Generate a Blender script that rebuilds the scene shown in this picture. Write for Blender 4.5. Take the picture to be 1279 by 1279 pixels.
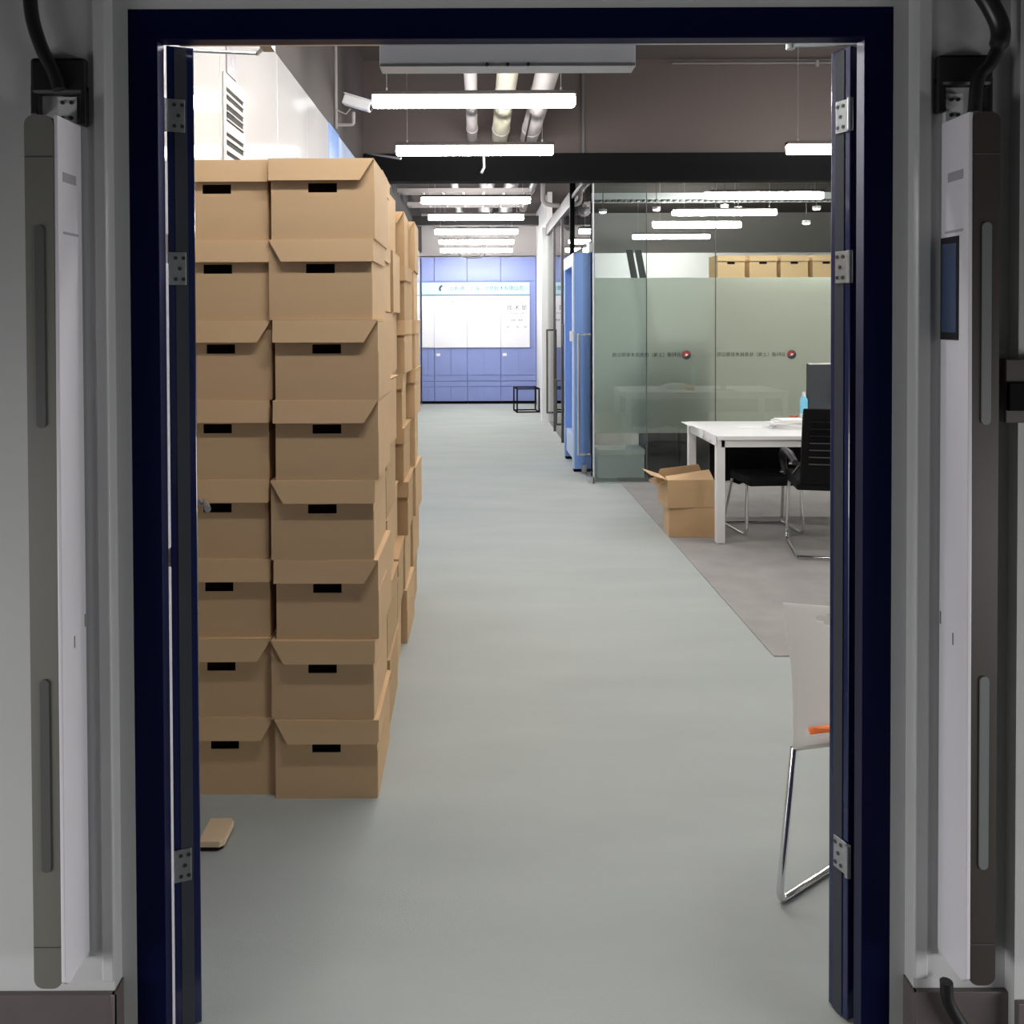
import bpy, bmesh, math, random
from mathutils import Vector, Matrix
random.seed(7)
S = bpy.context.scene
for o in list(bpy.data.objects): bpy.data.objects.remove(o)
C = S.collection
R = math.radians

# ------------------------------------------------------------------ camera
F = 1060.0; CX, CY = 597.0, 416.7; H = 1.5
PITCH, ROLL = R(0.9), R(0.2)
w_ = Vector((0, math.cos(PITCH), -math.sin(PITCH)))
r0 = Vector((1, 0, 0)); u0 = Vector((0, math.sin(PITCH), math.cos(PITCH)))
u_ = u0*math.cos(ROLL) + r0*math.sin(ROLL)
r_ = r0*math.cos(ROLL) - u0*math.sin(ROLL)
cd = bpy.data.cameras.new('camera'); cam = bpy.data.objects.new('camera', cd); C.objects.link(cam)
cd.sensor_fit = 'HORIZONTAL'; cd.sensor_width = 36; cd.lens = 36*F/1279
cd.shift_x = (639.5-CX)/1279; cd.shift_y = (CY-639.5)/1279
cd.clip_start = .05; cd.clip_end = 60
m = Matrix((r_, u_, -w_)).transposed().to_4x4(); m.translation = Vector((0, 0, H))
cam.matrix_world = m
S.camera = cam
def at(px, py, Y):
    d = w_ + r_*((px-CX)/F) - u_*((py-CY)/F)
    return Vector((0, 0, H)) + d*(Y/d.y)

# ------------------------------------------------------------------ world, view, hall light
W = bpy.data.worlds.new('world'); S.world = W; W.use_nodes = True
W.node_tree.nodes['Background'].inputs[0].default_value = (.6, .65, .7, 1)
W.node_tree.nodes['Background'].inputs[1].default_value = .02
S.view_settings.view_transform = 'Standard'; S.view_settings.look = 'None'
S.view_settings.gamma = 1; S.view_settings.use_curve_mapping = False
S.view_settings.exposure = 0.0
S.cycles.max_bounces = 10; S.cycles.transparent_max_bounces = 16; S.cycles.transmission_bounces = 8
def area(name, loc, rot, sx, sy, power, col=(1, 1, 1)):
    l = bpy.data.lights.new(name, 'AREA'); l.shape = 'RECTANGLE'; l.size = sx; l.size_y = sy
    l.energy = power; l.color = col
    o = bpy.data.objects.new(name, l); C.objects.link(o); o.location = loc; o.rotation_euler = rot
    return o
area('hall_fill_light', (-2.7, .3, .5), (0, R(-54), 0), .8, 1.9, 62, (1, .985, .97))  # added unseen fill lamps at both hall ends, tilted to grade the walls
area('hall_fill_light', (2.75, .3, .5), (0, R(54), 0), .8, 1.9, 62, (1, .985, .97))

TUBE = 55.0

# ------------------------------------------------------------------ materials
def mat(name, col, rough=.6, metal=0, spec=.5, noise=0, nscale=20, bump=0, bscale=80, coat=0, emis=None, es=0, stretch=None, col2=None):
    m = bpy.data.materials.new(name); m.use_nodes = True
    nt = m.node_tree; b = nt.nodes['Principled BSDF']
    b.inputs['Base Color'].default_value = (*col, 1); b.inputs['Roughness'].default_value = rough
    b.inputs['Metallic'].default_value = metal; b.inputs['Specular IOR Level'].default_value = spec
    b.inputs['Coat Weight'].default_value = coat
    if emis: b.inputs['Emission Color'].default_value = (*emis, 1); b.inputs['Emission Strength'].default_value = es
    if noise or bump:
        tc = nt.nodes.new('ShaderNodeTexCoord'); mp = nt.nodes.new('ShaderNodeMapping')
        nt.links.new(tc.outputs['Object'], mp.inputs[0])
        if stretch: mp.inputs['Scale'].default_value = stretch
        if noise:
            n = nt.nodes.new('ShaderNodeTexNoise'); n.inputs['Scale'].default_value = nscale; n.inputs['Detail'].default_value = 6
            nt.links.new(mp.outputs[0], n.inputs['Vector'])
            rp = nt.nodes.new('ShaderNodeValToRGB')
            c2 = col2 or tuple(min(1, c*(1+noise)) for c in col); c1 = tuple(c*(1-noise) for c in col)
            rp.color_ramp.elements[0].position = .3; rp.color_ramp.elements[1].position = .7
            rp.color_ramp.elements[0].color = (*c1, 1); rp.color_ramp.elements[1].color = (*c2, 1)
            nt.links.new(n.outputs['Fac'], rp.inputs[0]); nt.links.new(rp.outputs[0], b.inputs['Base Color'])
        if bump:
            n2 = nt.nodes.new('ShaderNodeTexNoise'); n2.inputs['Scale'].default_value = bscale; n2.inputs['Detail'].default_value = 4
            nt.links.new(mp.outputs[0], n2.inputs['Vector'])
            bp = nt.nodes.new('ShaderNodeBump'); bp.inputs['Strength'].default_value = bump; bp.inputs['Distance'].default_value = .004
            nt.links.new(n2.outputs['Fac'], bp.inputs['Height']); nt.links.new(bp.outputs[0], b.inputs['Normal'])
    return m
M = {}
M['floor'] = mat('grey_green_carpet', (.42, .45, .43), .85, spec=.15, noise=.05, nscale=1.6, bump=.35, bscale=260, stretch=(.7, 2.2, 1))
M['hall_floor'] = mat('hall_floor_bounce_cut', (.09, .085, .085), .5, noise=.06, nscale=4)  # unseen floor, made dark to cut light bouncing through the doorway
M['floor2'] = mat('brown_grey_carpet', (.35, .335, .32), .9, spec=.15, noise=.08, nscale=5, bump=.35, bscale=260)
M['wall_hall'] = mat('hall_paint', (.50, .515, .515), .65, noise=.03, nscale=3, bump=.05, bscale=30)
M['skirting'] = mat('skirting_stone', (.12, .10, .10), .45, noise=.08, nscale=9)
M['ceil'] = mat('ceiling_paint', (.078, .063, .058), .9)
M['ceil_dark'] = mat('ceiling_dark', (.022, .020, .021), .9)
M['white_gloss'] = mat('white_glossy_panel', (.80, .80, .79), .06, coat=.5)
M['white'] = mat('white_paint', (.75, .75, .75), .6)
M['grey_wall'] = mat('warm_grey_paint', (.085, .073, .07), .85)
M['bulk'] = mat('light_grey_bulkhead', (.34, .32, .31), .85)
M['pale_blue'] = mat('pale_blue_paint', (.50, .60, .80), .5)
M['black'] = mat('black_paint', (.004, .004, .0045), .8, spec=.12)
M['frame'] = mat('navy_enamel', (.002, .0035, .028), .45, spec=.3, bump=.03, bscale=40)
M['frame'].node_tree.nodes['Principled BSDF'].inputs['Specular Tint'].default_value = (.25, .28, .85, 1)
M['leaf'] = mat('navy_door_steel', (.008, .014, .075), .22, coat=.5)
M['gasket'] = mat('dark_grey_gasket', (.035, .042, .055), .6)
M['steel'] = mat('galvanised_steel', (.42, .45, .46), .35, metal=.8, noise=.12, nscale=60)
M['screw'] = mat('dark_screw', (.08, .08, .085), .4, metal=.7)
M['alu'] = mat('silver_aluminium', (.62, .63, .65), .3, metal=.85)
M['chrome'] = mat('chrome', (.75, .75, .76), .12, metal=1)
M['white_plastic'] = mat('white_plastic', (.74, .73, .78), .35)
M['grey_box'] = mat('light_grey_metal', (.60, .61, .63), .4, noise=.02, nscale=10)
M['gate_grey'] = mat('grey_green_metal', (.16, .16, .14), .45)
M['gate_brown'] = mat('taupe_metal', (.046, .037, .032), .4)
M['gate_slot'] = mat('slot_diffuser', (.17, .18, .185), .35)
M['slot_dark'] = mat('slot_smoked', (.10, .10, .10), .3)
M['card'] = mat('kraft_cardboard', (.66, .455, .26), .8, spec=.2, noise=.03, nscale=3, bump=.05, bscale=10, stretch=(1, 1, 4))
M['card_b'] = mat('kraft_cardboard_brown', (.56, .38, .21), .8, spec=.2, noise=.03, nscale=3, bump=.05, bscale=10, stretch=(1, 1, 4))
M['card_dark'] = mat('cardboard_shade_seam', (.02, .012, .008), .95, spec=.02)  # near-black: shade in slots and under card put into colour; seams too
M['card_edge'] = mat('pale_board', (.72, .55, .36), .8)
M['desk'] = mat('white_desk', (.82, .82, .81), .35)
M['paper'] = mat('paper', (.85, .85, .84), .7)
M['blk_fabric'] = mat('black_fabric', (.008, .008, .009), .8, spec=.2, bump=.1, bscale=200)
M['blk_plastic'] = mat('black_plastic', (.015, .015, .017), .35)
M['dk_monitor'] = mat('dark_monitor_shell', (.05, .055, .06), .4)
M['chair_white'] = mat('pale_grey_plastic', (.80, .77, .75), .35)
nt = M['chair_white'].node_tree; tr = nt.nodes.new('ShaderNodeBsdfTranslucent'); tr.inputs[0].default_value = (.90, .90, .87, 1)
mx = nt.nodes.new('ShaderNodeMixShader'); mx.inputs[0].default_value = .6
nt.links.new(nt.nodes['Principled BSDF'].outputs[0], mx.inputs[1]); nt.links.new(tr.outputs[0], mx.inputs[2]); nt.links.new(mx.outputs[0], nt.nodes['Material Output'].inputs[0])
M['orange'] = mat('orange_fabric', (.85, .20, .05), .7)
M['blue'] = mat('blue_laminate', (.20, .34, .70), .4)
M['blue_far'] = mat('periwinkle_laminate', (.21, .26, .52), .5)
M['teal_band'] = mat('pale_teal_print', (.42, .64, .69), .4)
M['board'] = mat('white_display_board', (.70, .70, .73), .4)
M['ink'] = mat('grey_ink', (.03, .04, .08), .7)
M['ink_soft'] = mat('pale_grey_ink', (.45, .45, .48), .7)
M['ink_dark'] = mat('dark_ink', (.02, .03, .03), .7)
M['red'] = mat('red_print', (.35, .03, .03), .6)
M['pipe'] = mat('grey_pipe', (.32, .29, .28), .6)
M['pipe_cream'] = mat('cream_pipe', (.38, .36, .27), .6)
M['duct'] = mat('grey_duct', (.09, .085, .085), .5)
M['bottle'] = mat('light_blue_plastic', (.20, .60, .80), .3)
M['screen'] = mat('blue_grey_screen', (.05, .075, .14), .12, coat=.6)
M['vent_dark'] = mat('vent_dark', (.02, .02, .02), .8)
M['tube'] = mat('lamp_diffuser', (.9, .9, .9), .5, emis=(1, .97, .95), es=TUBE)
M['spot'] = mat('downlight_lens', (.9, .9, .9), .5, emis=(1, .98, .95), es=20)
M['tan_label'] = mat('grey_label', (.38, .36, .40), .5)

def mixmat(name):
    m = bpy.data.materials.new(name); m.use_nodes = True; nt = m.node_tree
    nt.nodes.remove(nt.nodes['Principled BSDF']); return m, nt, nt.nodes['Material Output']
def clear_glass(name, tint, k=1.0):
    m, nt, out = mixmat(name)
    t = nt.nodes.new('ShaderNodeBsdfTransparent'); t.inputs[0].default_value = (*tint, 1)
    g = nt.nodes.new('ShaderNodeBsdfGlossy'); g.inputs['Roughness'].default_value = 0.0
    fr = nt.nodes.new('ShaderNodeFresnel'); fr.inputs[0].default_value = 1.5
    mu = nt.nodes.new('ShaderNodeMath'); mu.operation = 'MULTIPLY_ADD'; mu.inputs[1].default_value = k; mu.inputs[2].default_value = .03
    mx = nt.nodes.new('ShaderNodeMixShader')
    nt.links.new(fr.outputs[0], mu.inputs[0]); nt.links.new(mu.outputs[0], mx.inputs[0])
    nt.links.new(t.outputs[0], mx.inputs[1]); nt.links.new(g.outputs[0], mx.inputs[2]); nt.links.new(mx.outputs[0], out.inputs[0])
    return m
def frost_glass(name, tint, dif, k):
    m, nt, out = mixmat(name)
    r = nt.nodes.new('ShaderNodeBsdfRefraction'); r.inputs[0].default_value = (*tint, 1)
    r.inputs['Roughness'].default_value = .30; r.inputs['IOR'].default_value = 1.15
    d = nt.nodes.new('ShaderNodeBsdfTranslucent'); d.inputs[0].default_value = (*dif, 1)
    d2 = nt.nodes.new('ShaderNodeBsdfDiffuse'); d2.inputs[0].default_value = (*dif, 1)
    a = nt.nodes.new('ShaderNodeMixShader'); a.inputs[0].default_value = .55
    nt.links.new(d.outputs[0], a.inputs[1]); nt.links.new(d2.outputs[0], a.inputs[2])
    b = nt.nodes.new('ShaderNodeMixShader'); b.inputs[0].default_value = k
    nt.links.new(r.outputs[0], b.inputs[1]); nt.links.new(a.outputs[0], b.inputs[2]); nt.links.new(b.outputs[0], out.inputs[0])
    return m
M['glass'] = clear_glass('clear_glass', (.93, .97, .94))
M['glass_green'] = clear_glass('green_tinted_glass', (.88, .94, .92))
M['frost'] = frost_glass('frosted_film', (.95, 1, .96), (.97, .97, .93), .66)

# ------------------------------------------------------------------ geometry helpers
class MB:
    def __init__(s): s.v = []; s.f = []; s.smooth = False
    def quad(s, *p):
        n = len(s.v); s.v += [tuple(q) for q in p]; s.f.append(tuple(range(n, n+len(p)))); return s
    def box(s, x0, x1, y0, y1, z0, z1, mtx=None):
        if x0 > x1: x0, x1 = x1, x0
        if y0 > y1: y0, y1 = y1, y0
        if z0 > z1: z0, z1 = z1, z0
        P = [(x0,y0,z0),(x1,y0,z0),(x1,y1,z0),(x0,y1,z0),(x0,y0,z1),(x1,y0,z1),(x1,y1,z1),(x0,y1,z1)]
        if mtx is not None: P = [tuple(mtx @ Vector(p)) for p in P]
        n = len(s.v); s.v += P
        s.f += [tuple(n+i for i in f) for f in ((0,3,2,1),(4,5,6,7),(0,1,5,4),(1,2,6,5),(2,3,7,6),(3,0,4,7))]; return s
    def prism(s, pts, a, b, axis='y'):   # polygon extruded along an axis; pts are the two other coordinates
        def mk(p, t):
            return {'y': (p[0], t, p[1]), 'x': (t, p[0], p[1]), 'z': (p[0], p[1], t)}[axis]
        n = len(s.v); k = len(pts)
        s.v += [mk(p, a) for p in pts] + [mk(p, b) for p in pts]
        s.f.append(tuple(range(n, n+k))); s.f.append(tuple(range(n+2*k-1, n+k-1, -1)))
        for i in range(k):
            j = (i+1) % k; s.f.append((n+i, n+k+i, n+k+j, n+j))
        return s
    def tube(s, pts, r, seg=10, cap=True):
        pts = [Vector(p) for p in pts]; rings = []; up = None
        for i, p in enumerate(pts):
            a = pts[max(0, i-1)]; b = pts[min(len(pts)-1, i+1)]; t = (b-a).normalized()
            if up is None: up = Vector((0, 0, 1)) if abs(t.z) < .9 else Vector((1, 0, 0))
            x = t.cross(up)
            if x.length < 1e-4: x = t.orthogonal()
            x.normalize(); y = x.cross(t).normalized(); up = y
            n = len(s.v); rr = r[i] if isinstance(r, (list, tuple)) else r
            s.v += [tuple(p + x*math.cos(2*math.pi*k/seg)*rr + y*math.sin(2*math.pi*k/seg)*rr) for k in range(seg)]
            rings.append(n)
        for a, b in zip(rings, rings[1:]):
            for k in range(seg):
                j = (k+1) % seg; s.f.append((a+k, a+j, b+j, b+k))
        if cap:
            s.f.append(tuple(rings[0]+k for k in reversed(range(seg)))); s.f.append(tuple(rings[-1]+k for k in range(seg)))
        return s
    def build(s, name, material, parent=None, bevel=0, smooth=None, seg=2):
        me = bpy.data.meshes.new(name); me.from_pydata(s.v, [], s.f); me.validate()
        bm = bmesh.new(); bm.from_mesh(me); bmesh.ops.recalc_face_normals(bm, faces=bm.faces)
        if bevel:
            bmesh.ops.remove_doubles(bm, verts=bm.verts, dist=1e-5)
            bmesh.ops.bevel(bm, geom=bm.edges[:], offset=bevel, segments=seg, affect='EDGES', profile=.5, clamp_overlap=True)
        bm.to_mesh(me); bm.free()
        me.materials.append(material)
        if smooth or (smooth is None and s.smooth):
            me.polygons.foreach_set('use_smooth', [True]*len(me.polygons))
            try: me.set_sharp_from_angle(angle=R(40))
            except Exception: pass
        o = bpy.data.objects.new(name, me); C.objects.link(o)
        if parent is not None: o.parent = parent
        return o
def arc(pts, rad, n=5):      # round the corners of a polyline
    pts = [Vector(p) for p in pts]; out = [pts[0]]
    for a, b, c in zip(pts, pts[1:], pts[2:]):
        d1 = (a-b); d2 = (c-b); k = min(rad, d1.length*.45, d2.length*.45)
        p0 = b + d1.normalized()*k; p2 = b + d2.normalized()*k
        for i in range(n+1):
            t = i/n; out.append(p0*(1-t)**2 + b*2*t*(1-t) + p2*t*t)
    out.append(pts[-1]); return out
def spline(pts, n=8):
    P = [Vector(p) for p in pts]; P = [P[0]*2-P[1]] + P + [P[-1]*2-P[-2]]; out = []
    for i in range(1, len(P)-2):
        for k in range(n):
            t = k/n; a, b, c, d = P[i-1:i+3]
            out.append(.5*((2*b)+(c-a)*t+(2*a-5*b+4*c-d)*t*t+(3*b-a-3*c+d)*t**3))
    out.append(P[-2]); return out
def thing(name, label, cat, loc=(0, 0, 0), rz=0, group=None):
    o = bpy.data.objects.new(name, None); C.objects.link(o); o.empty_display_size = .05
    o.location = loc; o.rotation_euler = (0, 0, rz); o['label'] = label; o['category'] = cat
    if group: o['group'] = group
    return o
def tag(o, label, cat, group=None):
    o['label'] = label; o['category'] = cat
    if group: o['group'] = group
    return o
def struct(o, label=None):
    o['kind'] = 'structure'
    if label: o['label'] = label
    return o
def dup(root, loc, rz, label, group=None):
    r = root.copy(); C.objects.link(r); r.location = loc; r.rotation_euler = (0, 0, rz); r['label'] = label
    if group: r['group'] = group
    for ch in list(root.children):
        c = ch.copy(); C.objects.link(c); c.parent = r
        for g in ch.children:
            d = g.copy(); C.objects.link(d); d.parent = c
    return r
def text(s, name, size, loc, rot, material, parent=None, align='LEFT', depth=.0005):
    cu = bpy.data.curves.new(name, 'FONT'); cu.body = s; cu.size = size; cu.align_x = align; cu.align_y = 'CENTER'; cu.extrude = depth
    cu.resolution_u = 2
    o = bpy.data.objects.new(name, cu); C.objects.link(o); o.location = loc; o.rotation_euler = rot
    bpy.context.view_layer.update()
    me = bpy.data.meshes.new_from_object(o.evaluated_get(bpy.context.evaluated_depsgraph_get()))
    bpy.data.objects.remove(o); bpy.data.curves.remove(cu)
    me.materials.clear(); me.materials.append(material)
    q = bpy.data.objects.new(name, me); C.objects.link(q); q.location = loc; q.rotation_euler = rot
    if parent is not None: q.parent = parent
    return q
def disc(r, n=20): return [(r*math.cos(2*math.pi*i/n), r*math.sin(2*math.pi*i/n)) for i in range(n)]

# ================================================================== SETTING
YW = 1.67            # hall side of the door wall
YF = 1.705           # face of the steel door frame
XL = -1.02           # left wall of the office
YB = 7.64            # black beam / glass line
ZC = 3.83
FX0, FX1 = -.698, .833      # frame outer
IX0, IX1 = -.639, .775      # frame inner
FZ, IZ = 2.124, 2.063

struct(MB().box(-3, 8, YW, 15.7, -.1, 0).build('floor', M['floor']), 'grey-green carpet of the corridor')
struct(MB().box(-3, 8, -4.2, YW, -.1, 0).build('floor', M['hall_floor']), 'unseen outer hall floor, darkened to cut bounced light')
struct(MB().prism([(1.31, 3.75), (7.9, 3.75), (7.9, 15.5), (1.31, 15.5)], 0.0005, .004, 'z').build('floor', M['floor2']), 'brown-grey carpet of the desk area')

# hall shell
wf = MB()
wf.box(-3, FX0-.03, YW, 1.75, 0, 3.0); wf.box(FX1+.03, 3, YW, 1.75, 0, 3.0); wf.box(FX0-.03, FX1+.03, YW, 1.75, FZ+.022, 3.0)
wf.box(-3, 8, YW, 1.75, 3.0, ZC)
wf.box(3, 8, YW, 1.75, 0, 3.0)
wf.box(1.045, 3, YW-.03, YW, 0, 3.0)
struct(wf.build('wall_front', M['wall_hall']))
struct(MB().box(XL, FX0-.03, 1.7505, 1.758, 0, ZC).box(FX1+.03, 7.9, 1.7505, 1.758, 0, ZC).box(FX0-.03, FX1+.03, 1.7505, 1.758, FZ+.022, ZC).build('wall_front', M['ceil_dark']), 'unseen dark skin added on the room side of the door wall to cut bounce')  # dark skin added to cut bounce onto the box fronts
struct(MB().box(-3, -2.9, -4.2, YW, 0, 3).build('wall_left', M['wall_hall']), 'hall wall')
struct(MB().box(2.9, 3, -4.2, YW-.03, 0, 3).build('wall_right', M['wall_hall']), 'hall wall')
struct(MB().box(-2.9, 2.9, -4.2, -4.1, 0, 3).build('wall_back', M['wall_hall']), 'hall wall')
struct(MB().box(-3, 3, -4.2, YW, 3, 3.1).build('ceiling', M['ceil_dark']))
# raised plaster bands next to the opening
struct(MB().box(FX0-.052, FX0-.028, YW-.008, YW, .19, FZ+.04).build('trim_1', M['wall_hall'], bevel=.003))
struct(MB().box(FX1+.028, FX1+.055, YW-.008, YW, .19, FZ+.04).build('trim_2', M['wall_hall'], bevel=.003))
# baseboards
struct(MB().box(-2.9, FX0-.026, YW-.012, YW, 0, .168).box(FX0-.034, FX0-.026, YW-.012, YF, 0, .168).build('baseboard_left', M['skirting'], bevel=.002))
struct(MB().box(FX1+.026, 1.045, YW-.012, YW, 0, .168).box(1.045, 2.9, YW-.042, YW-.03, 0, .168).box(FX1+.026, FX1+.034, YW-.012, YF, 0, .168).build('baseboard_right', M['skirting'], bevel=.002))

# left wall: glossy white panels, each its own piece
wl = struct(MB().box(XL-.14, XL-.02, 1.75, 15.5, 0, 2.86).build('wall_left', M['grey_wall']), 'office wall behind white panels')
ys = [1.762, 2.45, 3.38, 4.35, 5.10, 5.84]
for a, b in zip(ys, ys[1:]):
    MB().box(XL-.02, XL, a+.002, b-.002, 0, 1.42).build('panel', M['white_gloss'], wl, bevel=.0015)
    MB().box(XL-.02, XL, a+.002, b-.002, 1.424, 2.86).build('panel', M['white_gloss'], wl, bevel=.0015)
MB().box(XL-.02, XL+.006, 5.842, 6.24, 0, 2.86).build('panel', M['blue'], wl, bevel=.002)['label'] = 'blue wall panel'
MB().box(XL-.02, XL, 6.243, 7.60, 0, 2.86).build('panel', M['pale_blue'], wl, bevel=.002)['label'] = 'pale blue wall panel'
for a in (7.7, 9.3, 10.9, 12.5, 14.1):
    MB().box(XL-.02, XL-.0, a, a+(1.596 if a < 14 else 1.38), 0, 2.72).build('panel', M['white_gloss'], wl, bevel=.0015)
struct(MB().box(XL-.14, XL, 1.75, YB, 2.86, ZC).build('wall_left', M['grey_wall']), 'warm grey wall above the panels')
struct(MB().box(XL-.14, XL+.01, YB+.06, 15.5, 2.72, 3.5).build('wall_left', M['ceil_dark']), 'dark wall above the far panels')
# ceilings, beam, upper wall
struct(MB().box(XL-.14, 8, 1.75, YB+.06, ZC, ZC+.1).build('ceiling', M['ceil']), 'high brown-grey ceiling')
struct(MB().box(XL-.14, 8, YB+.06, 15.6, 3.42, 3.52).build('ceiling', M['ceil']), 'ceiling beyond the black beam')
struct(MB().box(XL, 8, YB, YB+.06, 2.99, ZC).build('wall_back', M['ceil']), 'brown-grey wall above the beam')
struct(MB().box(XL, 8, YB-.05, YB+.12, 2.745, 2.99).build('trim_3', M['black'], bevel=.004), 'black beam across the room')
struct(MB().box(XL-.14, 8, 15.5, 15.6, 0, 3.5).build('wall_back', M['white']), 'far wall')
struct(MB().box(7.9, 8, 1.75, 15.5, 0, ZC).build('wall_right', M['white']), 'far right wall')
struct(MB().box(.945, 1.12, 12.5, 12.75, 0, 2.86).build('wall_right', M['white']), 'white wall end beside the corridor')
struct(MB().box(1.05, 1.12, 12.75, 15.5, 0, 3.42).build('wall_right', M['white']), 'white side wall by the cabinets')
struct(MB().box(XL, 8, 15.30, 15.49, 2.66, 3.42).build('trim_4', M['bulk']), 'grey bulkhead over the cabinets')
struct(MB().box(XL, .95, 13.2, 13.4, 2.98, 3.12).build('trim_5', M['ceil_dark']), 'dark ceiling rib')

# ------------------------------------------------------------------ door frame (steel, double)
df = MB()
dfo = struct(MB().box(FX0, IX0, YF, 1.742, 0, FZ).build('door_1', M['frame'], bevel=.002), 'navy steel door frame')
MB().box(IX1, FX1, YF, 1.742, 0, FZ).build('jamb', M['frame'], dfo, bevel=.002)
MB().box(IX0-.0005, IX1+.0005, YF, 1.742, IZ, FZ).build('head', M['frame'], dfo, bevel=.002)
MB().box(FX0-.03, FX0+.0, YF, 1.75, 0, FZ+.02).build('plaster_reveal', M['wall_hall'], dfo)
MB().box(FX1, FX1+.03, YF, 1.75, 0, FZ+.02).build('plaster_reveal', M['wall_hall'], dfo)
MB().box(FX0, FX1, YF, 1.75, FZ, FZ+.022).build('plaster_reveal', M['wall_hall'], dfo)
MB().box(FX0, IX0-.028, 1.742, 1.765, 0, FZ).box(IX1+.028, FX1, 1.742, 1.765, 0, FZ).box(FX0, FX1, 1.742, 1.765, IZ+.012, FZ).build('rebate', M['leaf'], dfo)
# white weather strips on the left jamb, in lengths, and a steel sill strip under the head
for a, b in ((.02, .99), (1.03, 1.62), (1.68, 1.83)):
    MB().box(IX0-.008, IX0-.0005, 1.744, 1.758, a, b).build('seal_strip', M['white_plastic'], dfo, bevel=.001)
MB().box(IX0+.03, IX1-.13, 1.743, 1.752, IZ+.001, IZ+.006).build('head_plate', M['alu'], dfo, bevel=.001)

def leaf(name, side, pivot, ang, label):
    t = thing(name, label, 'door', (pivot[0], pivot[1], 0), 0)
    wd, th = .70, .054; s = side    # closed leaf runs along +x (left leaf, side=1) or -x (right leaf, side=-1)
    rot = Matrix.Rotation(R(ang)*s, 4, 'Z')
    def bx(mb, x0, x1, y0, y1, z0, z1): return mb.box(*( (x0, x1) if s > 0 else (-x1, -x0)), y0, y1, z0, z1, rot)
    bx(MB(), 0, wd, -th, 0, .003, 2.073).build('door_panel', M['leaf'], t, bevel=.002)
    bx(MB(), -.0022, .002, -th*.74, -th*.28, .003, 2.068).build('gasket', M['gasket'], t)
    for zc in (1.928, 1.610, .352):
        h = bx(MB(), -.0052, -.0022, -th*.68+.001, -.001, zc-.034, zc+.034).build('hinge', M['steel'], t, bevel=.001)
        b = MB(); p0 = rot @ Vector((-.007*s, .006, zc-.034)); b.tube([p0, p0+Vector((0, 0, .068))], .006, 10).build('pin', M['steel'], h, smooth=True)
        for yy in (-.30, -.62):
            for zz in (-.022, 0 if yy == -.46 else .022):
                q = rot @ Vector((-.0052*s, th*yy*.9, zc+zz)); n = rot @ Vector((-s, 0, 0))
                MB().tube([q, q+n*.0012], .0042, 8).build('screw', M['screw'], h)
        q = rot @ Vector((-.0052*s, th*-.42, zc)); n = rot @ Vector((-s, 0, 0))
        MB().tube([q, q+n*.0012], .0042, 8).build('screw', M['screw'], h)
    # lever handle on the outer face near the free edge
    q = rot @ Vector((s*(wd-.07), -th, .99)); n = rot @ Vector((0, -1, 0)); d = rot @ Vector((-s, 0, 0))
    k = MB().tube([q, q+n*.006], .026, 16).build('handle_rose', M['alu'], t, smooth=True)
    MB().tube(arc([q+n*.004, q+n*.05, q+n*.05+d*.11], .02), .009, 8).build('door_handle', M['alu'], k, smooth=True)
    return t
lleaf = leaf('door_leaf', 1, (-.645, 1.770), 111, 'navy double-door leaf standing open on the left, beside the cardboard boxes')
rleaf = leaf('door_leaf', -1, (.783, 1.787), 158, 'navy double-door leaf standing open on the right, beside the pale chair')
# closer arms
a0 = at(232, 63, 1.81); a1 = at(322, 67, 1.95); a2 = at(336, 52, 1.80)
ca = thing('door_closer_arm', 'thin steel door-closer arm reaching from the left door leaf to the frame head', 'door closer', (0, 0, 0))
MB().tube([a0, a1], .0035, 8).build('rod', M['steel'], ca)
MB().tube([a1, a2], .005, 8).build('elbow', M['steel'], ca)
MB().box(a2.x-.012, a2.x+.012, 1.765, 1.805, IZ+.006, IZ+.02).build('foot', M['steel'], ca)
a0 = at(1074, 54, 1.79); a1 = at(987, 57, 1.86)
cb = thing('door_closer_arm', 'thin steel door-closer arm under the frame head at the right door leaf', 'door closer', (0, 0, 0))
MB().tube([a0, a1], .0045, 8).build('rod', M['steel'], cb)
MB().tube([a1+Vector((0, 0, -.008)), a1+Vector((0, 0, .008))], .009, 10).build('elbow', M['steel'], cb)
MB().tube([a1, a1+Vector((.05, .03, .012))], .0045, 8).build('foot', M['steel'], cb)

# magnetic lock bar under the head
p0 = at(474, 84, 1.80); p1 = at(794, 52, 1.80)
ml = thing('magnetic_lock', 'long light grey magnetic lock bar mounted under the door frame head', 'door lock', (0, 0, 0))
MB().box(p0.x, p1.x, 1.80, 1.85, p0.z, p0.z+.075).build('body', M['grey_box'], ml, bevel=.002)
MB().box(p0.x+.001, p1.x-.001, 1.797, 1.802, p0.z+.0005, p0.z+.006).build('rail', M['alu'], ml)
MB().box(p0.x+.02, p1.x-.02, 1.765, 1.80, p1.z-.004, p0.z+.075).build('bracket', M['grey_box'], ml)
for q in (.42, .5, .58):
    x = p0.x+(p1.x-p0.x)*q
    MB().tube([(x, 1.794, p0.z+.004), (x, 1.80, p0.z+.004)], .004, 8).build('screw', M['screw'], ml)

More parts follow.
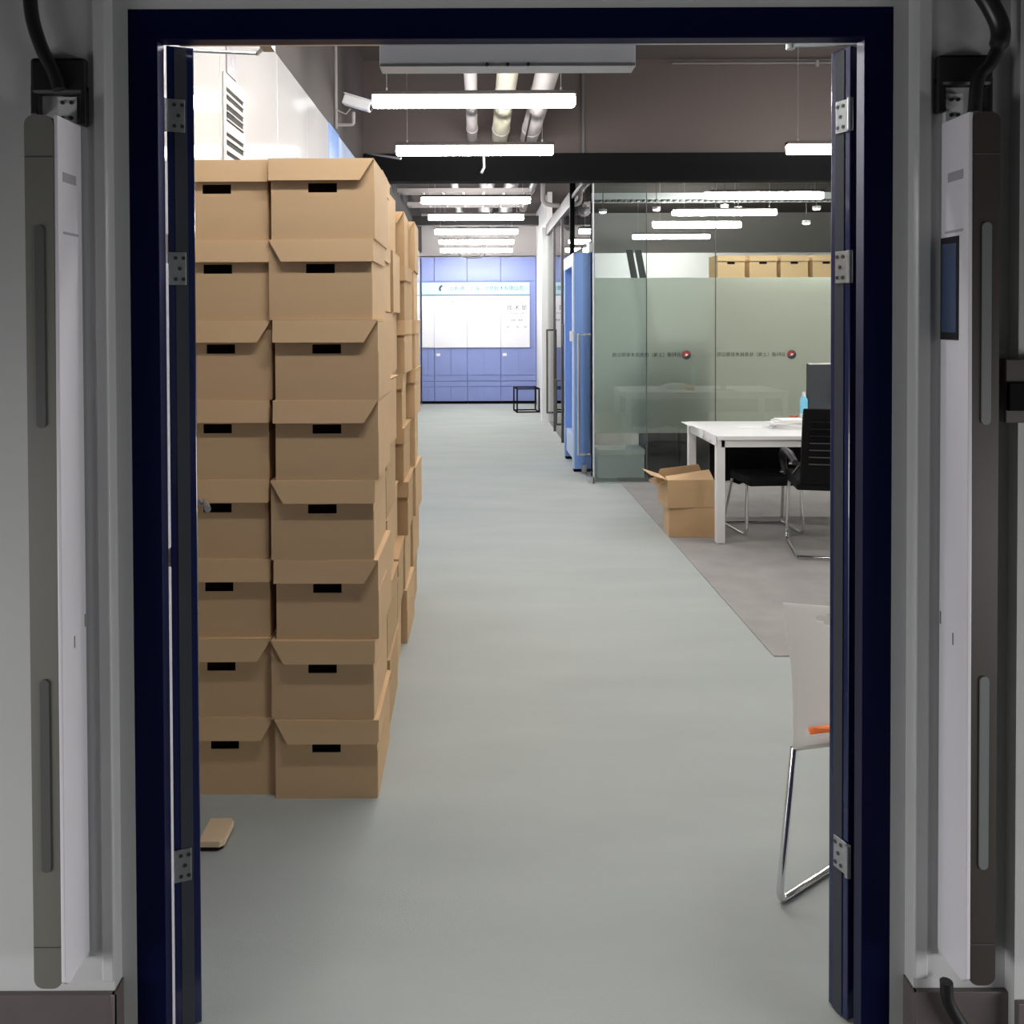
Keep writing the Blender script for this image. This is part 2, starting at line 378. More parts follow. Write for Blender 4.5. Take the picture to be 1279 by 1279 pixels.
# ================================================================== SECURITY POSTS IN THE HALL
def rpost(x0, x1, side, label, frontm, slotm, screen):
    yn = 1.567; z0, z1 = .250, 1.882
    t = thing('detector_post', label, 'detector post', ((x0+x1)/2, 1.62, 0), group=None)
    def L(x, y=0, z=0): return (x-(x0+x1)/2, y-1.62, z)
    def bx(a, b, c, d, e, f): return MB().box(a-(x0+x1)/2, b-(x0+x1)/2, c-1.62, d-1.62, e, f)
    xi = x1 if side > 0 else x0         # side that faces the passage
    xo = x0 if side > 0 else x1
    pts = []
    # front face with rounded outer corners at the top and bottom
    rr = .018; c = (x0+x1)/2
    def rrect(a, b, e, f, r, n=5):
        out = []
        for cx_, cz_, s0 in ((b-r, f-r, 0), (a+r, f-r, 90), (a+r, e+r, 180), (b-r, e+r, 270)):
            for i in range(n+1):
                th = R(s0+90*i/n); out.append((cx_+r*math.cos(th), cz_+r*math.sin(th)))
        return out
    a, b = x0-c, x1-c
    a2_, b2_ = (a, b-.008) if side > 0 else (a+.008, b)
    MB().prism(rrect(a2_, b2_, z0, z1, rr), yn-1.62+.004, YW-1.62-.012).build('front_housing', frontm, t, smooth=True)
    xa, xb = (xi-.008, xi) if side > 0 else (xi, xi+.008)
    # white side fin, slightly proud of the housing
    MB().prism([(yn-1.62, z0+.015), (yn-1.62+.015, z0), (YW-1.62-.004, z0+.0), (YW-1.62-.004, z1), (yn-1.62+.006, z1)], xa-c, xb-c, 'x').build('side_fin', M['white_plastic'], t, bevel=.0015)
    for e, f in ((1.303, 1.678), (.471, .834)):
        MB().prism(rrect(-.0085+(-.004*side), .0085+(-.004*side), e, f, .0084), yn-1.62+.001, yn-1.62+.006).build('light_slot', slotm, t)
    MB().box(a2_+.001, b2_-.001, yn-1.62+.0025, yn-1.62+.0045, z0+.078, z0+.0795).build('seam', M['slot_dark'], t)
    MB().box(a2_+.001, b2_-.001, yn-1.62+.0025, yn-1.62+.0045, z1-.079, z1-.0775).build('seam', M['slot_dark'], t)
    # back mounting channel
    xm0, xm1 = ((a+.02, b-.004) if side > 0 else (a+.004, b-.02))
    k = MB().box(xm0, xm1, YW-1.62-.012, YW-1.62, z0-.012, z1+.055).build('mounting_channel', M['grey_box'], t)
    for zz in (z1+.014, z1+.044, z0+.01):
        for xx in (xm0+.01, xm1-.01):
            MB().tube([(xx, YW-1.62-.015, zz), (xx, YW-1.62-.012, zz)], .004, 8).build('screw', M['screw'], k)
    # labels and slots on the fin
    xf = (xi-c) + (.0006 if side > 0 else -.0006); xg = (xi-c)
    def plate(y0, y1, e, f, m_, nm): return MB().box(xf, xg, y0-1.62, y1-1.62, e, f).build(nm, m_, t)
    plate(1.590, 1.642, 1.762, 1.780, M['tan_label'], 'label_plate')
    plate(1.590, 1.650, 1.664, 1.669, M['tan_label'], 'text_line')
    plate(1.615, 1.618, .875, .898, M['slot_dark'], 'key_slot')
    plate(1.659, 1.662, .90, .925, M['slot_dark'], 'key_slot')
    if screen:
        sc = MB().box(xg-.002, xg, 1.602-1.62, 1.664-1.62, 1.459, 1.657).build('display', M['blk_plastic'], t, bevel=.0008)
        MB().box(xg-.0026, xg-.0018, 1.608-1.62, 1.658-1.62, 1.474, 1.644).build('screen', M['screen'], sc)
    return t
rpost(-.836, -.775, 1, 'tall grey detector post with white side fin on the left of the doorway', M['gate_grey'], M['slot_dark'], False)
rpost(.908, .965, -1, 'tall taupe detector post with a small display on the right of the doorway', M['gate_brown'], M['gate_slot'], True)
# black cable boots and cables above and below the posts
def boot(x0, x1, z0, z1, label, zc):
    t = thing('cable_box', label, 'cable box', ((x0+x1)/2, YW, z0))
    c = (x0+x1)/2
    MB().box(x0-c, x1-c, -.022, 0, zc-z0, z1-z0).build('cover', M['blk_plastic'], t, bevel=.008)
    MB().box(x0-c, x0-c+.016, -.02, 0, 0, zc-z0+.02).build('flange', M['blk_plastic'], t, bevel=.004)
    MB().box(x1-c-.012, x1-c, -.02, 0, -.02, zc-z0+.02).build('flange', M['blk_plastic'], t, bevel=.004)
boot(-.866, -.759, 1.90, 2.012, 'black cable box on the wall above the left detector post', 1.94)
boot(.893, 1.0, 1.90, 2.012, 'black cable box on the wall above the right detector post', 1.95)
c1 = [at(x, y, 1.64) for x, y in ((36, -30), (40, 20), (52, 60), (68, 92), (74, 112))]
tag(MB().tube(spline(c1), .013, 12).build('power_cable', M['blk_plastic'], smooth=True), 'thick black cable rising from the left detector post', 'cable')
c1 = [at(x, y, 1.625) for x, y in ((1212, -30), (1238, 8), (1250, 42), (1238, 78), (1222, 98), (1217, 140))]
tag(MB().tube(spline(c1), [.017]*20+[.012]*21, 12).build('power_cable', M['blk_plastic'], smooth=True), 'thick curved black cable dropping into the right detector post', 'cable')
c1 = [at(x, y, 1.64) for x, y in ((1182, 1226), (1184, 1248), (1196, 1272), (1216, 1300))]
tag(MB().tube(spline(c1), .012, 12).build('power_cable', M['blk_plastic'], smooth=True), 'black cable trailing to the floor below the right detector post', 'cable')
# small black box at the right edge
t = thing('wall_unit', 'small black wall unit with dark rim at the right edge of the hall wall', 'wall unit', (1.08, YW-.03, 1.28))
q0 = at(1247, 527, 1.64); q1 = at(1300, 447, 1.64)
MB().box(q0.x-1.08, q1.x-1.08, -.02, 0, q0.z-1.28, q1.z-1.28).build('rim', M['gate_brown'], t, bevel=.003)
MB().box(q0.x-1.08+.003, q1.x-1.08, -.028, -.0195, q0.z-1.28+.024, q1.z-1.28-.046).build('face', M['black'], t, bevel=.002)

# ================================================================== ARCHIVE BOXES
BW, BD, BH = .32, .372, .2505
def box_body_mesh():
    mb = MB(); w = BW/2; h = BH-.006; g = .004
    xs = [-w, -.045, .045, w]; zs = [0, BH-.105, BH-.076, h]
    for i in range(3):
        for j in range(3):
            if i == 1 and j == 1: continue
            mb.quad((xs[i], 0, zs[j]), (xs[i+1], 0, zs[j]), (xs[i+1], 0, zs[j+1]), (xs[i], 0, zs[j+1]))
            mb.quad((xs[i], g, zs[j]), (xs[i], g, zs[j+1]), (xs[i+1], g, zs[j+1]), (xs[i+1], g, zs[j]))
    a, b, c, d = xs[1], xs[2], zs[1], zs[2]
    for p, q in (((a, c), (b, c)), ((b, c), (b, d)), ((b, d), (a, d)), ((a, d), (a, c))):
        mb.quad((p[0], 0, p[1]), (q[0], 0, q[1]), (q[0], g, q[1]), (p[0], g, p[1]))
    mb.quad((-w, 0, 0), (-w, BD, 0), (-w, BD, h), (-w, 0, h)); mb.quad((w, 0, 0), (w, BD, 0), (w, BD, h), (w, 0, h))
    mb.quad((-w, BD, 0), (w, BD, 0), (w, BD, h), (-w, BD, h)); mb.quad((-w, 0, 0), (w, 0, 0), (w, BD, 0), (-w, BD, 0))
    mb.quad((-w, 0, h), (w, 0, h), (w, BD, h), (-w, BD, h))
    # outer bottom flap seam on the right side wall
    mb.box(w-.001, w+.0015, .004, BD*.62, .003, BH*.60)
    return mb
def lid_mb(kind):
    mb = MB(); w = BW/2; L = -w-.006 if 'l' not in kind else -w; Rr = w+.006 if 'r' not in kind else w
    mb.box(L, Rr, -.007, BD+.003, BH-.0052, BH-.0005)
    fl = .070; ch = .042
    bl = L + (ch if 'l' in kind else .002); br = Rr - (ch if 'r' in kind else .002)
    n = len(mb.v)
    mb.v += [(L, -.008, BH-.001), (Rr, -.008, BH-.001), (br, -.019, BH-fl), (bl, -.019, BH-fl),
             (L, -.004, BH-.001), (Rr, -.004, BH-.001), (br, -.015, BH-fl), (bl, -.015, BH-fl)]
    mb.f += [tuple(n+i for i in f) for f in ((0, 1, 2, 3), (7, 6, 5, 4), (0, 4, 5, 1), (1, 5, 6, 2), (2, 6, 7, 3), (3, 7, 4, 0))]
    for sgn, X, k in ((-1, L, 'l'), (1, Rr, 'r')):
        if k in kind: # tucked flap shows as a short piece further back
            continue
        mb.prism([(-.006, BH-.002), (BD-.05, BH-.002), (BD-.07, BH-.066), (-.012, BH-.068)], X-.003 if sgn > 0 else X, X if sgn > 0 else X+.003, 'x')
    return mb
tmp_b = {}
for nm, mk in (('card', M['card']), ('card_b', M['card_b'])):
    bd = box_body_mesh().build('body', mk)
    tmp_b[nm] = {'body': bd}
    for k in ('', 'l', 'r', 'lr'):
        tmp_b[nm][k] = lid_mb(k).build('lid', mk)
PROTO_OBJS = [o for d in tmp_b.values() for o in d.values()]
inner = MB().box(-BW/2+.02, BW/2-.02, .03, BD-.01, .01, BH-.02).build('slot_shade_block', M['card_dark']); PROTO_OBJS.append(inner)  # near-black block: shade behind the handle slots put into colour
def abox(loc, rz, kind, label, group, m_='card', full=True):
    t = thing('archive_box', label, 'cardboard box', loc, rz, group)
    for key, nm in (('body', 'body'), (kind, 'lid')):
        c = tmp_b[m_][key].copy(); c.name = nm; C.objects.link(c); c.parent = t
    if full:
        c = inner.copy(); c.name = 'slot_shade_block'; C.objects.link(c); c.parent = t
    return t
lw2 = {'': 'straight lid flap', 'r': 'flap cut at right', 'l': 'flap cut at left'}
ordn = ['bottom', 'second', 'third', 'fourth', 'fifth', 'sixth', 'seventh', 'top']
Y1 = 2.645
lidword = {'': 'a straight lid flap', 'r': 'a lid flap cut away at its right corner', 'l': 'a lid flap cut away at its left corner'}
k2 = ['r', 'l', 'r', 'r', 'l', 'r', 'l', 'l']; c2 = [404, 400.5, 408, 407.5, 401, 406.5, 400.3, 404.5]
k1 = ['', '', 'r', '', '', '', 'r', 'r']; r1 = [333, 334, 337, 332, 330.5, 331.6, 334, 337.5]
s1 = F/Y1
def stackword(i): return 'topmost' if i == 7 else ('bottom' if i == 0 else ordn[i]+' from the floor')
for i in range(8):
    r = 7-i; z = r*BH
    x = (c2[i]-597+ (.8 if r < 4 else -.8)*0)/s1
    abox((x, Y1+random.uniform(-.004, .004), z), R(random.uniform(-.4, .4)), k2[i],
         f'cardboard box with {lw2[k2[i]]}, {stackword(r)}, front aisle stack', 'front stack nearest the aisle')
    x = (r1[i]-597-63.5)/s1
    abox((x, Y1+.02+random.uniform(-.004, .004), z), R(random.uniform(-.3, .3)), k1[i],
         f'cardboard box with {lw2[k1[i]]}, {stackword(r)}, front stack at left door', 'front stack beside the left door')
rowdef = [(3.095, -.350, .2558, 'second'), (3.51, -.364, .2558, 'third'), (3.925, -.340, .2505, 'fourth'), (4.335, -.328, .2505, 'rearmost')]
for j, (yy, xr, pit, word) in enumerate(rowdef):
    for r in range(8):
        kd = random.choice(['', 'r', 'l', 'r', ''])
        f = r/7; xr2 = xr + (.016*(1-f) if j < 2 else 0)
        dx = random.uniform(-.004, .004) if j == 0 else random.uniform(-.020, .012)
        rz = R(random.uniform(-1.5, 2.0))
        b = abox((xr2-BW/2+dx, yy+random.uniform(-.01, .008), r*pit), rz, kd,
             f'cardboard box seen side-on, {stackword(r)}, {word} stack along the aisle', f'{word} stack along the aisle', m_=random.choice(['card', 'card', 'card', 'card_b']), full=False)
        b.scale = (1, 1, pit/BH)
for r in range(8):
    b = abox((-1.009+BW/2, 3.11, r*BH), 0, '', f'cardboard box mostly hidden, {stackword(r)}, stack behind the front-left stack', 'second stack by the left wall', full=False)

# boxes behind the glass wall
for ci, (xa, xb) in enumerate(((893, 933), (935, 971), (973, 1011), (1013, 1051))):
    for r in range(9):
        yy = 10.0; xx = ((xa+xb)/2-597)*yy/F
        word = ['left', 'second', 'third', 'right-hand'][ci]
        lv = 'topmost box' if r == 8 else ('bottom box' if r == 0 else ordn[min(r, 7)]+' box from the floor' if r < 7 else 'second box from the top')
        abox((xx, yy, r*BH), 0, '', f'cardboard archive box behind the glass wall, {lv} in the {word} stack', 'boxes stacked behind the glass wall', full=True)
for o in PROTO_OBJS: bpy.data.objects.remove(o)

# flat cardboard piece on the floor
p = at(286, 1054, 2.45)
y0 = 1060*1.5/(1052-400)
MB().v
fc = MB().prism([(-.062, 0), (0, 0), (.012, .012), (.012, .10), (0, .115), (-.062, .115)], 0, .018, 'z')
o = fc.build('cardboard_offcut', M['card_edge'], bevel=.003); o.location = (-.735, 2.375, .012)
MB().prism([(-.060, .006), (-.006, .006), (.004, .018), (.004, .095), (-.060, .105)], -.012, .0, 'z').build('underside_shade', M['card_dark'], o)  # near-black sheet: dark underside of the pale piece put into colour
tag(o, 'flat pale cardboard piece on the carpet below the boxes, beside the left door', 'cardboard')

# ================================================================== VENT, SIGN AND CAMERA ON THE LEFT WALL
vt = thing('wall_grille', 'white louvred grille with dark slots high on the glossy left wall', 'vent', (XL, 3.55, 2.2))
MB().box(.001, .008, -.14, .16, -.12, .30).build('frame', M['white'], vt, bevel=.002)
for k, (zz, hh) in enumerate(((.235, .012), (.205, .014), (.165, .020), (.135, .022), (.112, .005), (.055, .012), (.022, .018), (-.02, .014), (-.06, .014))):
    MB().box(.0075, .010, -.11, .125, zz-hh/2, zz+hh/2).build('slot', M['vent_dark'], vt)
    MB().box(.008, .016, -.115, .13, zz+hh/2, zz+hh/2+.004).build('slat', M['white'], vt)
a = at(288, 70, 3.5)
sg = thing('wall_sign', 'small grey warning sign high on the glossy left wall above the grille', 'sign', (XL, 3.50, 2.54))
MB().box(.001, .006, -.04, .09, -.03, .09).build('plate', M['tan_label'], sg)
MB().prism([(-.015, 0), (.065, 0), (.025, .06)], .006, .007, 'x').build('symbol', M['grey_box'], sg)
MB().prism([(-.002, .008), (.052, .008), (.025, .05)], .007, .0075, 'x').build('symbol_centre', M['tan_label'], sg)
cx_, cy_ = XL+.012, 6.08
cd_ = tag(MB().tube([(cx_, cy_, 2.87), (cx_, cy_, 3.82)], .012, 8).build('conduit', M['pipe'], smooth=True), 'thin vertical conduit on the upper left wall beside the security camera', 'pipe')
sc = thing('security_camera', 'white bullet security camera on a bracket high on the left wall', 'camera', (XL, 6.1, 2.93))
MB().tube(arc([(.0, .03, -.02), (.13, .03, -.02), (.13, .03, .07)], .02), .012, 8).build('bracket', M['pipe'], sc, smooth=True)
rt = Matrix.Translation((.15, .0, .13)) @ Matrix.Rotation(R(18), 4, 'Y') @ Matrix.Rotation(R(-8), 4, 'Z')
MB().box(-.09, .12, -.035, .035, -.035, .035, rt).build('housing', M['white'], sc, bevel=.01)
MB().box(-.095, .15, -.042, .042, .036, .042, rt).build('sun_shield', M['white'], sc, bevel=.002)
e = rt @ Vector((.115, 0, 0)); g = rt @ Vector((.13, 0, 0)); MB().tube([e, g], .026, 12).build('lens', M['blk_plastic'], sc, smooth=True)
MB().tube([(.01, -.05, .08), (.04, -.04, .06), (.08, .0, .05), (.11, .01, .09)], .004, 6).build('cable', M['pipe'], sc)

# ================================================================== CEILING LAMPS
rows1 = [(3.62, 2.8, ZC, 'long white linear lamp hanging just inside the doorway, behind the lock bar'),
         (5.09, 2.8, ZC, 'largest long linear lamp, just below the magnetic lock bar'),
         (6.56, 2.8, ZC, 'long linear lamp in front of the black beam, second in the aisle row'),
         (9.42, 2.82, 3.42, 'first linear lamp beyond the black beam over the corridor'),
         (10.80, 2.80, 3.42, 'second linear lamp beyond the black beam over the corridor'),
         (12.35, 2.78, 3.42, 'third linear lamp beyond the black beam over the corridor'),
         (13.75, 2.76, 3.42, 'fourth linear lamp beyond the black beam over the corridor'),
         (14.3, 2.67, 3.42, 'last linear lamp over the corridor, in front of the blue cabinets')]
first = [None]
def lampx(x, y, z, zc, label, grp):
    tl = thing('linear_lamp', label, 'ceiling lamp', (x, y, z), 0, grp)
    if first[0] is None:
        a = MB().box(-.61, .61, -.035, .035, .042, .066).build('housing', M['gate_brown'], tl, bevel=.004)
        b = MB().box(-.605, .605, -.034, .034, -.028, .041).build('diffuser', M['tube'], tl, bevel=.014, seg=3)
        first[0] = (a, b)
    else:
        for q in first[0]:
            c = q.copy(); C.objects.link(c); c.parent = tl
    for s in (-.52, .52):
        MB().tube([(s, 0, .066), (s, 0, zc-z)], .002, 6).build('hanging_wire', M['alu'], tl)
        MB().tube([(s, 0, .066), (s, 0, .09)], .006, 8).build('wire_clip', M['alu'], tl)
    return tl
lampx(-.02, 2.0, 2.8, ZC, 'linear lamp over the boxes just inside the door, out of view', 'lamps over the aisle')
for y, z, zc, lb in rows1: lampx(-.02, y, z, zc, lb, 'lamps over the aisle')
for y, lb in ((3.9, 'linear lamp over the desk area, third from the beam'), (5.09, 'linear lamp over the desk area, second from the beam'), (6.56, 'linear lamp cut off by the right door leaf, in front of the black beam')):
    lampx(2.99, y, 2.8, ZC, lb, 'lamps over the desk area')
    lampx(5.6, y, 2.8, ZC, lb.replace('desk area', 'far right side').replace('cut off by the right door leaf', 'hidden at the far right'), 'lamps over the far right side')
wd_ = ['first', 'second', 'third', 'fourth', 'fifth']
for i, y in enumerate((9.0, 10.4, 11.8, 13.4)):
    lampx(3.05, y, 2.8, 3.42, f'linear lamp seen through the glass wall, {wd_[i]} behind the glass', 'lamps behind the glass wall')
lampx(5.6, 9.7, 2.8, 3.42, 'linear lamp behind the glass wall at the far right, out of view', 'lamps behind the glass wall')
for i, (px, py) in enumerate(((753, 265), (820, 262), (905, 259), (922, 262), (1020, 261), (1007, 279))):
    y = 10.6; p = at(px, py, y)
    d = thing('downlight', f'small bright round downlight seen through the glass, {["leftmost", "second from the left", "third from the left", "fourth from the left", "rightmost upper", "lowest at the right"][i]}', 'spotlight', (p.x, y, p.z), 0, 'downlights behind the glass')
    MB().tube([(0, 0, .0), (0, 0, .035)], .05, 14).build('rim', M['white'], d, smooth=True)
    MB().tube([(0, 0, -.012), (0, 0, 0)], [.03, .045], 14).build('lens', M['spot'], d, smooth=True)
    MB().tube([(0, 0, .035), (0, 0, 3.42-p.z)], .006, 6).build('stem', M['duct'], d)

# ================================================================== CEILING PIPES
for px0, px1, r, mk, lb in ((587, 591, .045, 'pipe', 'slim grey ceiling pipe, left of the three over the aisle'), (631, 625, .072, 'pipe_cream', 'thick cream ceiling pipe in the middle over the aisle'), (673, 661, .078, 'pipe', 'thick grey ceiling pipe, right of the three over the aisle')):
    x = (px1-597)/138.7; z = 3.13
    t = thing('ceiling_pipe', lb, 'pipe', (x, 0, z))
    MB().tube([(0, 3.4, 0), (0, 7.66, 0)], r, 16).build('pipe_run', M[mk], t, smooth=True)
    for yy in (4.2, 6.1, 7.2): MB().tube([(0, yy, 0), (0, yy+.06, 0)], r+.006, 16).build('collar', M['pipe'], t, smooth=True)
    MB().tube([(0, 5.0, r), (0, 5.0, ZC-z)], .005, 6).build('hanger_rod', M['duct'], t)
pts = [(.50, 5.2, 3.30), (.47, 5.5, 3.16), (.42, 6.2, 3.1), (.41, 6.9, 3.05), (.42, 7.6, 3.04)]
tag(MB().tube(spline(pts), .008, 6).build('ceiling_cable', M['blk_plastic'], smooth=True), 'thin black cable hanging beside the right ceiling pipe', 'cable')
pts = [(-.83, 4.9, 3.2), (-.80, 6.2, 3.25), (-.75, 7.6, 3.2)]
p0 = at(458, 190, 7.5); p1 = at(498, 192, 6.7)
tag(MB().tube([(p0.x, 7.55, p0.z), (p1.x, 6.9, p1.z)], .010, 8).build('sprinkler_pipe', M['pipe'], smooth=True), 'thin pale pipe at the left end of the second aisle lamp', 'pipe')
p0 = at(604, 196, 7.57); p1 = at(603, 216, 7.57)
tag(MB().tube([(p0.x, 7.582, p0.z+.1), (p0.x+.005, 7.582, p1.z+.05), (p1.x-.012, 7.575, p1.z)], .012, 8).build('wire_stub', M['white'], smooth=True), 'short white wire stub hanging in front of the black beam', 'cable')
t = thing('sprinkler_line', 'thin horizontal sprinkler pipe across the upper right wall', 'pipe', (0, 0, 0))
p0 = at(840, 77, 7.5); p1 = at(1080, 76, 7.5)
MB().tube([(p0.x, 7.55, p0.z), (p1.x+2, 7.55, p0.z)], .012, 8).build('pipe_run', M['duct'], t, smooth=True)
p = at(1023, 77, 7.5); MB().tube([(p.x, 7.54, p.z-.03), (p.x, 7.54, p.z+.02)], .016, 8).build('sprinkler_head', M['alu'], t)
p = at(728, 140, YB); tag(MB().box(p.x-.012, p.x+.012, YB-.02, YB, 2.99, 3.78).build('conduit', M['duct']), 'narrow vertical conduit on the brown wall right of the ceiling pipes', 'pipe')
# beyond the beam
for i, (x, z, r) in enumerate(((-.28, 3.16, .05), (.12, 3.2, .10), (.42, 3.18, .09), (.70, 3.22, .05))):
    t = thing('ceiling_pipe', f'grey service pipe under the far corridor ceiling, {["leftmost", "second from the left", "third from the left", "rightmost"][i]} of four', 'pipe', (x, 0, z), 0, 'far corridor pipes')
    MB().tube([(0, 7.9, 0), (0, 15.2, 0)], r, 12).build('pipe_run', M['duct'], t, smooth=True)
    for yy in (9.5, 11.2, 13.0): MB().tube([(0, yy, 0), (0, yy+.05, 0)], r+.01, 12).build('collar', M['pipe'], t, smooth=True)
for i, (y, z) in enumerate(((10.2, 3.02), (11.6, 3.05))):
    t = thing('cable_tray', f'grey cable tray across the far corridor ceiling, {["nearer", "farther"][i]} one', 'cable tray', (0, y, z))
    MB().box(-.95, .62, -.1, -.09, 0, .05).build('side_rail', M['pipe'], t); MB().box(-.95, .62, .09, .1, 0, .05).build('side_rail', M['pipe'], t)
    for k in range(7): MB().box(-.9+k*.24, -.87+k*.24, -.09, .09, 0, .01).build('rung', M['pipe'], t)
el = [(.62, 10.4, 3.2), (.80, 10.4, 3.2), (.80, 10.4, 2.93), (.93, 10.4, 2.90), (1.0, 10.4, 2.90)]
tag(MB().tube(arc(el, .05), .028, 10).build('elbow_pipe', M['pipe'], smooth=True), 'pale elbow pipe at the top right of the far corridor', 'pipe')
pts = [at(x, y, 14.3) for x, y in ((573, 310), (576, 319.5), (590, 322), (604, 319.5), (607, 310))]
tag(MB().tube(spline(pts), .012, 6).build('loop_cable', M['blk_plastic'], smooth=True), 'dark cable loop sagging under the last far lamp', 'cable')

# ================================================================== FAR CABINETS, HEADER AND BOARDS
YC = 15.0; sC = F/YC
# cabinets stand on the floor with their fronts at YC
seams = [-1.01, -.78, -.19, .41, 1.0]
YC = 15.2
def zc_(py): return H-(py-400)*YC/F
for i, (xa, xb) in enumerate(zip(seams, seams[1:])):
    xa_, xb_ = xa, xb if i < 3 else 1.045
    c = (xa_+xb_)/2
    t = thing('wall_cabinet', f'tall periwinkle blue cabinet on the far wall, {["narrow leftmost one", "second from the left", "third from the left", "rightmost beside the white wall end"][i]}', 'cabinet', (c, YC, 0), 0, 'blue cabinets on the far wall')
    a, b = xa_-c+.002, xb_-c-.002
    MB().box(a, b, .02, .29, .05, 2.63).build('carcass', M['blue_far'], t)
    MB().box(a, b, .03, .28, 0, .05).build('plinth', M['black'], t)
    def pn(nm, e, f):
        return MB().box(a+.003, b-.003, 0, .02, e+.004, f-.004).build(nm, M['blue_far'], t, bevel=.001)
    mid = (a+b)/2
    pn('upper_panel', 2.20, 2.63)
    pn('filler_panel', 1.0, 2.195)
    MB().box(a+.003, mid-.002, 0, .02, .52, .995).build('door', M['blue_far'], t, bevel=.001)
    d = MB().box(mid+.002, b-.003, 0, .02, .52, .995).build('door', M['blue_far'], t, bevel=.001)
    pn('drawer', .415, .515); pn('drawer', .315, .41)
    MB().box(a+.003, mid-.002, 0, .02, .055, .31).build('door', M['blue_far'], t, bevel=.001)
    MB().box(mid+.002, b-.003, 0, .02, .055, .31).build('door', M['blue_far'], t, bevel=.001)
    if i in (1, 3): MB().box(a+.03, a+.10, -.012, 0, .86, .91).build('lock_plate', M['white'], d)
hd = thing('header_sign', 'pale teal header sign with round logo and Chinese lettering over the white boards', 'sign', (0, YC, 0))
z0, z1 = zc_(368), zc_(353)
MB().box(-1.0, .925, -.03, -.002, z0, z1).build('panel', M['teal_band'], hd, bevel=.002)
lx = (553-597)*YC/F; zz = (z0+z1)/2
def swoosh(r0_, r1_, a0, a1, n=12):
    return [(lx+r1_*math.cos(R(a0+(a1-a0)*i/n)), zz+r1_*math.sin(R(a0+(a1-a0)*i/n))) for i in range(n+1)] + [(lx+r0_*math.cos(R(a0+(a1-a0)*i/n)), zz+r0_*math.sin(R(a0+(a1-a0)*i/n))) for i in range(n, -1, -1)]
MB().prism(swoosh(.03, .066, 90, 230), -.033, -.03).build('logo', M['ink'], hd)
MB().prism(swoosh(.05, .066, 240, 400), -.033, -.03).build('logo', M['ink_soft'], hd)
text('云科通（上海）信息技术有限公司', 'lettering', .088, ((562-597)*YC/F, -.0315, zz), (R(90), 0, 0), M['ink'], hd)
bz0, bz1 = zc_(434), zc_(369.5)
names = ['narrow leftmost board', 'second board from the left with a small heading', 'third board from the left with lines of text', 'rightmost board with a three-character heading']
for i, (xa, xb) in enumerate(zip([-1.0, -.78, -.19, .41], [-.785, -.195, .405, .925])):
    c = (xa+xb)/2
    t = thing('display_board', f'white display board under the teal header, {names[i]}', 'board', (c, YC, 0), 0, 'white boards on the far wall')
    MB().box(xa-c, xb-c, -.028, -.002, bz0, bz1).build('panel', M['board'], t, bevel=.001)
    MB().box(xb-c-.001, xb-c+.005, -.03, -.0, bz0, bz1).build('edge_strip', M['blue_far'], t)
    if i == 1: text('一 云 简', 'heading', .05, (-.03, -.0285, bz1-.11), (R(90), 0, 0), M['ink'], t, 'CENTER')
    if i == 2:
        for k, (l, r_e) in enumerate(((-.08, .2), (.0, .22), (-.1, .2), (-.05, .22), (-.1, .2), (-.14, .22))):
            MB().box(l, r_e, -.0295, -.028, bz1-.2-.055*k, bz1-.19-.055*k).build('text_line', M['ink_soft'], t)
    if i == 3:
        text('技 术 部', 'heading', .10, (.03, -.0285, bz1-.22), (R(90), 0, 0), M['ink'], t, 'CENTER')
        text('TECHNOLOGY DEPT', 'subheading', .03, (.03, -.0285, bz1-.315), (R(90), 0, 0), M['ink'], t, 'CENTER')
        text('信息 · 技术', 'subheading', .045, (.03, -.0285, bz1-.44), (R(90), 0, 0), M['ink'], t, 'CENTER')
        for q in (-.13, .04, .18): MB().box(q-.025, q+.025, -.0295, -.028, bz1-.57, bz1-.545).build('mark', M['ink_soft'], t)

# stool frame
st = thing('stool_frame', 'black wire-frame cube stool in front of the far blue cabinets', 'stool', (.79, 13.9, 0), R(6))
a = .18; h = .40
for s1_, s2_ in ((-1, -1), (1, -1), (1, 1), (-1, 1)): MB().box(s1_*a-.011, s1_*a+.011, s2_*a-.011, s2_*a+.011, 0, h).build('leg', M['black'], st)
for z in (.012, h-.012):
    for s in (-1, 1):
        MB().box(-a, a, s*a-.009, s*a+.009, z-.01, z+.01).build('rail', M['black'], st); MB().box(s*a-.009, s*a+.009, -a, a, z-.01, z+.01).build('rail', M['black'], st)

# ================================================================== GLASS ALONG THE CORRIDOR
XG = 1.035
def dhandle(parent, x, y, z0=.2, z1=1.36, s=-1, m_='alu'):
    h = MB().tube(arc([(x, y, z0), (x+s*.06, y, z0), (x+s*.06, y, z1), (x, y, z1)], .004), .014, 10).build('pull_handle', M[m_], parent, smooth=True)
    return h
# near glass door beside the corner
gd = thing('glass_door', 'clear glass door with a long silver pull handle beside the blue portal', 'door', (XG, 8.05, 0))
MB().box(-.005, .005, -.30, .27, .02, 2.2).build('pane', M['glass'], gd)
dhandle(gd, -.006, .13); MB().box(-.03, .03, -.30, -.22, .0, .06).build('floor_hinge', M['alu'], gd); MB().box(-.025, .025, .18, .27, .015, .09).build('patch_fitting', M['alu'], gd)
MB().box(-.022, .022, -.30, -.18, 2.12, 2.2).build('patch_fitting', M['alu'], gd)
tg = thing('transom_glass', 'glass panel above the blue portal and near glass door', 'glass panel', (XG, 8.6, 0))
MB().box(-.005, .005, -.84, .70, 2.22, 2.82).build('pane', M['glass'], tg)
MB().box(-.012, .012, -.84, .70, 2.82, 2.86).build('top_channel', M['duct'], tg)
